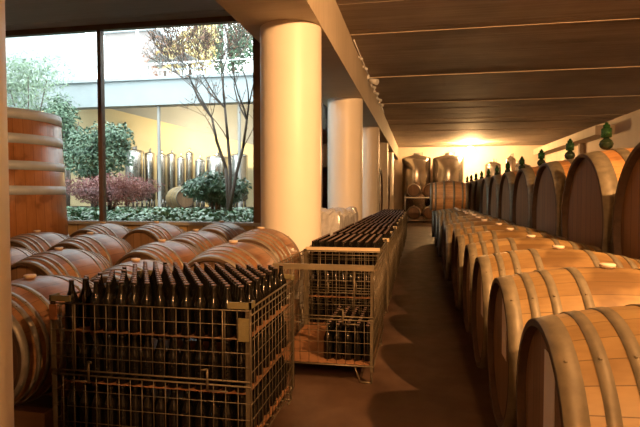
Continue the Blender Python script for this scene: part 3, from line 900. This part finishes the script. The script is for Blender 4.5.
def leaves(mb, c, rad, n, size, hollow=0.35, flat=0.0, narrow=0.5, droop=0.0):
    for _ in range(n):
        d = Vector((random.gauss(0, 1), random.gauss(0, 1), random.gauss(0, 1))).normalized()
        q = d * (hollow + (1 - hollow) * random.random() ** 0.5)
        p = Vector((c[0] + q.x * rad[0], c[1] + q.y * rad[1], c[2] + q.z * rad[2]))
        nrm = (d + Vector((random.uniform(-.7, .7), random.uniform(-.7, .7), random.uniform(-.3, .9) + flat))).normalized()
        a = nrm.orthogonal().normalized()
        a = (Matrix.Rotation(random.uniform(0, 6.28), 3, nrm) @ a)
        a = (a + Vector((0, 0, -droop))).normalized()
        b_ = nrm.cross(a).normalized()
        s = size * random.uniform(0.6, 1.3)
        mid = nrm * s * 0.12
        mb.add([p - a * s * 0.5, p + b_ * s * narrow * 0.5 - mid, p + a * s * 0.5, p - b_ * s * narrow * 0.5 - mid], [(0, 1, 2), (0, 2, 3)])

# ground ivy
mb = MB()
for _ in range(9000):
    x = random.uniform(-11.5, -3.0); y = random.uniform(YW + 0.42, 13.0)
    z = 1.0 + random.random() ** 1.5 * 0.20
    leaves(mb, (x, y, z), (0.02, 0.02, 0.02), 1, 0.11, 0.3, 1.2, 0.8)
tag(obj('ground_ivy', mb, M['ivy']), 'ground ivy with pale leaves covering the garden bed', 'ivy', None, 'stuff')

def bush(name, label, c, rad, n, size, m, stem=True, clumps=9, **kw):
    z0 = 1.0
    t = thing(name, label, 'bush' if 'tree' not in name else 'tree', (c[0], c[1], z0))
    mb = MB()
    for k in range(clumps):
        d = Vector((random.uniform(-1, 1), random.uniform(-1, 1), random.uniform(-0.8, 1)))
        f = 0.55
        cc = (d.x * rad[0] * f, d.y * rad[1] * f, c[2] - z0 + d.z * rad[2] * f)
        leaves(mb, cc, (rad[0] * 0.5, rad[1] * 0.5, rad[2] * 0.48), n // clumps, size, **kw)
    obj('foliage', mb, m, t)
    if stem:
        sm = MB()
        for k in range(4):
            a = k * 1.7
            sm.path([(0.05 * math.cos(a), 0.05 * math.sin(a), 0), (0.12 * math.cos(a) * rad[0], 0.12 * math.sin(a) * rad[1], (c[2] - z0) * 0.6),
                     (0.5 * math.cos(a) * rad[0], 0.5 * math.sin(a) * rad[1], (c[2] - z0) + 0.3 * rad[2])], [0.04, 0.03, 0.01], 6)
        obj('stem', sm, M['bark'], t)
    return t
p = at(109, 190, 11.0); bush('red_maple_bush', 'low spreading red-leaved maple behind the window mullion', p, (1.3, 0.8, 0.44), 6400, 0.075, M['maple'], clumps=14, narrow=0.4, droop=0.4)
p = at(94, 155, 12.8); bush('green_shrub', 'tall green leafy shrub behind the red maple', p, (1.0, 0.8, 0.95), 5200, 0.13, M['shrub'], clumps=16)
p = at(66, 135, 14.5); bush('green_shrub', 'green shrub between the oak vat and the tall leafy shrub', p, (0.9, 0.7, 1.35), 3600, 0.13, M['shrub'], clumps=14)
p = at(216, 192, 11.6); bush('holly_bush', 'dark glossy holly bush right of the window centre', p, (0.85, 0.7, 0.55), 3800, 0.11, M['holly'], clumps=12)
p = at(28, 92, 15.5); bush('bamboo_bush', 'feathery pale green bamboo above the oak vat', p, (1.5, 0.7, 1.5), 3400, 0.18, M['bamboo'], clumps=16, narrow=0.16)
# bare tree
def grow(mb, tips, p, d, ln, r, depth):
    q = p
    for s_ in range(3):
        d2 = (d + Vector((random.uniform(-.18, .18), random.uniform(-.18, .18), random.uniform(-.05, .12)))).normalized()
        q2 = q + d2 * ln / 3
        mb.tube(q, q2, max(r, 0.006), max(r * 0.85, 0.005), 5, caps=False)
        q, r, d = q2, r * 0.85, d2
        tips.append(q.copy())
    if depth > 0:
        for k in range(random.choice((2, 3, 3))):
            a = Vector((random.uniform(-1, 1), random.uniform(-.7, .7), random.uniform(-.1, .7)))
            grow(mb, tips, q, (d * 0.75 + a * 0.75).normalized(), ln * 0.72, r * 0.7, depth - 1)
YT = 11.0
tb = at(229, 203, YT)
t = thing('bare_tree', 'slender multi-stemmed tree, nearly bare, rising from the garden', 'tree', (tb.x, tb.y, 1.0))
o0 = Vector((tb.x, tb.y, 1.0))
mb, tips = MB(), []
for pts in (((231, 200), (226, 168), (217, 142), (212, 118)), ((231, 200), (230, 165), (228, 140), (225, 108)), ((231, 200), (236, 175), (243, 148), (247, 120))):
    w_ = [at(u, v_, YT + random.uniform(-.15, .15)) - o0 for u, v_ in pts]
    w_[0] = Vector((0, 0, 0)) + Vector((random.uniform(-.04, .04), 0, 0))
    mb.path(w_, [0.045, 0.038, 0.032, 0.026], 7)
    dd = (w_[-1] - w_[-2]).normalized()
    for k in range(4):
        a = Vector((random.uniform(-1.7, .4), random.uniform(-.5, .5), 0.5))
        grow(mb, tips, w_[-1], (dd + a).normalized(), 0.85, 0.022, 4)
    grow(mb, tips, w_[2], Vector((random.uniform(-1, .3), 0.2, 0.6)).normalized(), 0.7, 0.014, 2)
obj('trunk', mb, M['bark'], t)
lm = MB()
for q in tips:
    if random.random() < 0.5:
        leaves(lm, q, (0.12, 0.12, 0.12), 2, 0.06)
obj('foliage', lm, M['rust_leaf'], t)

# old barrel in the courtyard
cbp = at(180, 206, 15.0)
cb2 = make_barrel('old_barrel', 'weathered pale barrel lying in the courtyard before the tanks', 'barrel', 0.36, 0.29, 0.92, M['oak'], M['head_oak'], M['hoop'], [(0, 0.05), (0.12, 0.16), (0.27, 0.31)], None, seg=36)
cb2.location = (cbp.x, 15.0, 1.06); cb2.rotation_euler = (0, 0, 2.4)
tag(obj('barrel_chock', MB().box((cbp.x, 15.0, 1.035), (0.9, 0.3, 0.07), 2.4), M['timber']), 'timber chock under the weathered courtyard barrel', 'chock')

# covered tank yard across the courtyard
YB = 18.0
zb0, zb1 = at(180, 104, YB).z, at(180, 79, YB).z
struct('wall_terrace', MB().b2((-16.0, YB, zb0), (-3.9, YB + 0.5, zb1)).b2((-16.0, YB - 0.12, zb1), (-3.9, YB + 0.6, zb1 + 0.1)), M['white_conc'], 'white concrete parapet band across the courtyard', 'wall')
struct('slab_terrace', MB().b2((-16.0, YB + 0.5, zb1 - 0.2), (-3.9, 60, zb1 - 0.05)), M['grey_conc'], 'street level slab above the covered tank yard', 'slab')
struct('wall_yard', MB().b2((-26, 21.5, 1.0), (-3.9, 21.8, zb1 - 0.2)), M['yellow_wall'], 'ochre back wall of the covered tank yard', 'wall')
# sloped ramp soffit hiding part of the ochre wall
pL, pR = at(100, 106, 21.38), at(262, 147, 21.38)
mb = MB()
mb.add([(pL.x, 21.38, pL.z), (pR.x, 21.38, pR.z), (pR.x, 21.38, zb1 - 0.2), (pL.x, 21.38, zb1 - 0.2),
        (pL.x, 21.49, pL.z), (pR.x, 21.49, pR.z), (pR.x, 21.49, zb1 - 0.2), (pL.x, 21.49, zb1 - 0.2)],
       [(0, 1, 2, 3), (7, 6, 5, 4), (0, 4, 5, 1), (1, 5, 6, 2), (2, 6, 7, 3), (3, 7, 4, 0)])
struct('slab_ramp', mb, M['grey_conc'], 'grey sloping ramp underside above the yard tanks', 'ramp')
for i, (u, lab) in enumerate(((60, 'white post at the corner of the covered yard'), (158.5, 'slim pale post in front of the yard tanks'), (239, 'slim pale post behind the bare tree'))):
    pp = at(u, 150, YB + 0.2)
    r = 0.11 if i == 0 else 0.06
    tag(obj('post', MB().lathe([(1.0, r), (zb0, r)], 'Z', 12, (pp.x, YB + 0.25, 0)), M['white_paint'] if i == 0 else M['grey_conc']), lab, 'post', 'posts of the covered yard')
tanks = [(125.5, 143.5, 149), (145, 155, 151.5), (156.8, 166, 153), (167, 176.5, 152.5), (177, 185, 156), (185.5, 193.5, 151), (195, 205, 158), (206, 229, 155), (230.5, 248, 153)]
names = ['widest tank at the left, bright highlight', 'second tank from the left', 'third tank from the left, behind the slim post', 'fourth tank from the left', 'fifth and narrow tank from the left',
         'sixth and tallest narrow tank', 'seventh tank, low and bright', 'broad grey tank behind the holly bush', 'rightmost tank beside the window frame']
for i, (u0, u1, vt) in enumerate(tanks):
    Yt = 19.9 + (0.45 if i % 2 else 0)
    a, b_ = at(u0, vt, Yt), at(u1, vt, Yt)
    make_tank('yard_tank', f'steel yard tank: {names[i]}', (b_.x - a.x) / 2 * 0.93, a.z - 1.0, ((a.x + b_.x) / 2, Yt, 1.0), 0.25, 'steel tanks in the covered yard', dome=0.12)
pp = at(125.5, 140, 21.2)
tag(obj('thin_pipe', MB().tube((pp.x, 21.2, 1.0), (pp.x, 21.2, at(125, 122, 21.2).z), 0.05), M['dark_metal']), 'thin dark pipe rising behind the widest yard tank', 'pipe')

# street level above
zs = zb1 + 0.1
def building(name, label, u0, u1, vt, Y, depth, m, win):
    a, b_ = at(u0, vt, Y), at(u1, vt, Y)
    t = thing(name, label, 'building', ((a.x + b_.x) / 2, Y + depth / 2, zb1 - 0.05))
    hw = (b_.x - a.x) / 2; h = a.z - (zb1 - 0.05)
    obj('facade', MB().b2((-hw, -depth / 2, 0), (hw, depth / 2, h)), m, t)
    obj('roof', MB().b2((-hw - 0.3, -depth / 2 - 0.3, h), (hw + 0.3, depth / 2 + 0.3, h + 0.3)), M['white_conc'], t)
    for r in range(win[1]):
        for c in range(win[0]):
            x = -hw + (c + 0.5) * 2 * hw / win[0]; z = 1.2 + r * (h - 1.0) / win[1]
            f = obj('window', MB().b2((x - 0.5, -depth / 2 - 0.05, z), (x + 0.5, -depth / 2 + 0.02, z + 1.3)), M['white_paint'], t)
            obj('pane', MB().b2((x - 0.42, -depth / 2 - 0.06, z + 0.08), (x + 0.42, -depth / 2 - 0.045, z + 1.22)), plain('far_pane', (0.45, 0.50, 0.55), 0.2), f)
    return t
building('street_building', 'pale pinkish building beyond the terrace, right of the mullion', 105, 152, 34, 46, 6, M['pale_build'], (4, 2))
building('street_building', 'white building at the left above the bamboo', -60, 50, -10, 52, 6, M['white_conc'], (5, 3))
# terrace railing
a, b_ = at(106, 78, YB + 0.3), at(252, 70, YB + 0.3)
t = thing('terrace_railing', 'pale grey railing on top of the white parapet', 'railing', (0, YB + 0.35, zs - 0.02))
obj('top_rail', MB().tube((-15.5, 0, 0.62), (-4, 0, 0.62), 0.02), M['white_paint'], t)
for i in range(8):
    x = -15.5 + i * 1.6
    obj('rail_post', MB().tube((x, 0, 0), (x, 0, 0.62), 0.02), M['white_paint'], t)
# white pitched canopy frame behind the parapet
cl, cr_ = at(154, 66, 20.5), at(201, 66, 20.5)
zt_ = at(178, 64, 20.5).z; z0 = zb1 - 0.05
t = thing('garden_canopy', 'small white pitched canopy frame behind the white parapet', 'canopy', ((cl.x + cr_.x) / 2, 20.5, z0))
hw = (cr_.x - cl.x) / 2
for x in (-hw, 0, hw):
    for y in (-0.5, 0.5):
        obj('canopy_post', MB().tube((x, y, 0), (x, y, zt_ - z0), 0.03), M['steel_dark'], t)
for y in (-0.5, 0.5):
    obj('cross_rail', MB().b2((-hw, y - 0.03, zt_ - z0 - 0.12), (hw, y + 0.03, zt_ - z0 - 0.04)), M['white_paint'], t)
for k, x in enumerate((-hw * 0.5, hw * 0.5)):
    h = zt_ - z0
    rm = MB()
    for sx in (-1, 1):
        rm.tube((x + sx * hw * 0.5, -0.5, h), (x, -0.5, h + 0.34), 0.03); rm.tube((x + sx * hw * 0.5, 0.5, h), (x, 0.5, h + 0.34), 0.03)
        rm.add([(x + sx * hw * 0.5, -0.55, h), (x + sx * hw * 0.5, 0.55, h), (x, 0.55, h + 0.36), (x, -0.55, h + 0.36)], [(0, 1, 2, 3)])
    obj('pitched_roof', rm, M['grey_conc'], t)
# street trees
def street_tree(label, u, v_, Y, rad, m, n):
    q = at(u, v_, Y)
    z0 = zb1 - 0.05
    t = thing('street_tree', label, 'tree', (q.x, Y, z0), 0, 'trees along the street')
    mb = MB()
    for k in range(14):
        d = Vector((random.uniform(-1, 1), random.uniform(-1, 1), random.uniform(-1, 1))) * 0.6
        leaves(mb, (d.x * rad[0], d.y * rad[1], q.z - z0 + d.z * rad[2]), (rad[0] * .5, rad[1] * .5, rad[2] * .5), n // 14, 0.3)
    obj('foliage', mb, m, t)
    obj('trunk', MB().tube((0, 0, 0), (0, 0, q.z - z0), 0.14, 0.07, 8), M['bark'], t)
street_tree('yellow autumn tree on the street above the parapet', 190, 46, 26, (1.6, 0.9, 1.4), M['yellow_leaf'], 1300)
street_tree('green tree on the street at the right end of the window', 233, 48, 29, (2.4, 1.2, 2.2), M['shrub'], 2600)
street_tree('thin rust-coloured tree on the street left of the yellow one', 165, 62, 33, (1.4, 1.0, 0.9), M['rust_leaf'], 220)
for u, Y, lab in ((137.5, 20.5, 'white street pole left of the yellow tree'), (225.5, 19.5, 'white street pole beside the green tree'), (48.5, 19.5, 'slim blue-grey pole above the oak vat')):
    q = at(u, 60, Y)
    if u < 60:
        tag(obj('street_pole', MB().tube((q.x, Y, 1.0), (q.x, Y, 11), 0.06, 0.05, 10), plain('pole_grey', (0.30, 0.36, 0.42), 0.5)), lab, 'pole', 'street poles')
    else:
        tag(obj('street_pole', MB().tube((q.x, Y, zb1 - 0.05), (q.x, Y, 11), 0.07, 0.06, 10), M['white_paint']), lab, 'pole', 'street poles')
# white side wing closing the courtyard on the left
q0, q1 = at(60, 84, YB), at(60, 106, YB)
struct('wall_wing', MB().b2((-17.2, YB - 9, q1.z), (-16.0, YB + 0.4, q0.z)), M['white_conc'], 'white concrete band of the wing left of the courtyard', 'wall')
struct('wall_wing_base', MB().b2((-17.4, YB - 9, 1.0), (-17.0, 60, q1.z)), M['white_conc'], 'pale wall below the band of the left wing', 'wall')

# ================================================================ LIGHT
wd = bpy.data.worlds.new('world'); sc.world = wd; wd.use_nodes = True
nt = wd.node_tree; nt.nodes.clear(); L = nt.links.new
ow = N(nt, 'ShaderNodeOutputWorld'); bg = N(nt, 'ShaderNodeBackground')
tc = N(nt, 'ShaderNodeTexCoord'); no = N(nt, 'ShaderNodeTexNoise'); no.inputs['Scale'].default_value = 2.0; no.inputs['Detail'].default_value = 5
L(tc.outputs['Generated'], no.inputs['Vector'])
r = ramp(nt, [(0.35, (0.80, 0.93, 1.0)), (0.65, (1.0, 1.0, 1.0))]); L(no.outputs['Fac'], r.inputs['Fac'])
L(r.outputs['Color'], bg.inputs['Color']); bg.inputs['Strength'].default_value = 6.0
L(bg.outputs[0], ow.inputs[0])

def point(name, loc, power, col, rad=0.1):
    l = bpy.data.lights.new(name, 'POINT'); l.energy = power; l.color = col; l.shadow_soft_size = rad
    o = bpy.data.objects.new(name, l); C.objects.link(o); o.location = loc
    return o
WARM = (1.0, 0.50, 0.19)
l = bpy.data.lights.new('ceiling_flood', 'SPOT'); l.energy = 3100; l.color = WARM; l.spot_size = 2.45; l.spot_blend = 1.0; l.shadow_soft_size = 0.07
o = bpy.data.objects.new('ceiling_flood', l); C.objects.link(o); o.location = (2.7, 1.0, 4.1)
o.rotation_euler = Vector((-1.9, 10, -2.7)).to_track_quat('-Z', 'Y').to_euler()
point('entrance_lamp', (0.5, -2.4, 3.9), 800, WARM, 0.10)
point('far_lamp', (2.72, 28.9, 3.88), 7500, (1.0, 0.56, 0.22), 0.23)
l = bpy.data.lights.new('yard_lamp', 'SPOT'); l.energy = 1000; l.color = (1.0, 0.76, 0.46); l.spot_size = 2.5; l.spot_blend = 0.5; l.shadow_soft_size = 0.15
o = bpy.data.objects.new('yard_lamp', l); C.objects.link(o); o.location = (at(175, 140, 18.7).x, 18.75, 4.0)
o.rotation_euler = Vector((0, 6, 0.2)).to_track_quat('-Z', 'Y').to_euler()
print('individual bottles', n_ind[0], 'stuff verts', len(sb.data.vertices))
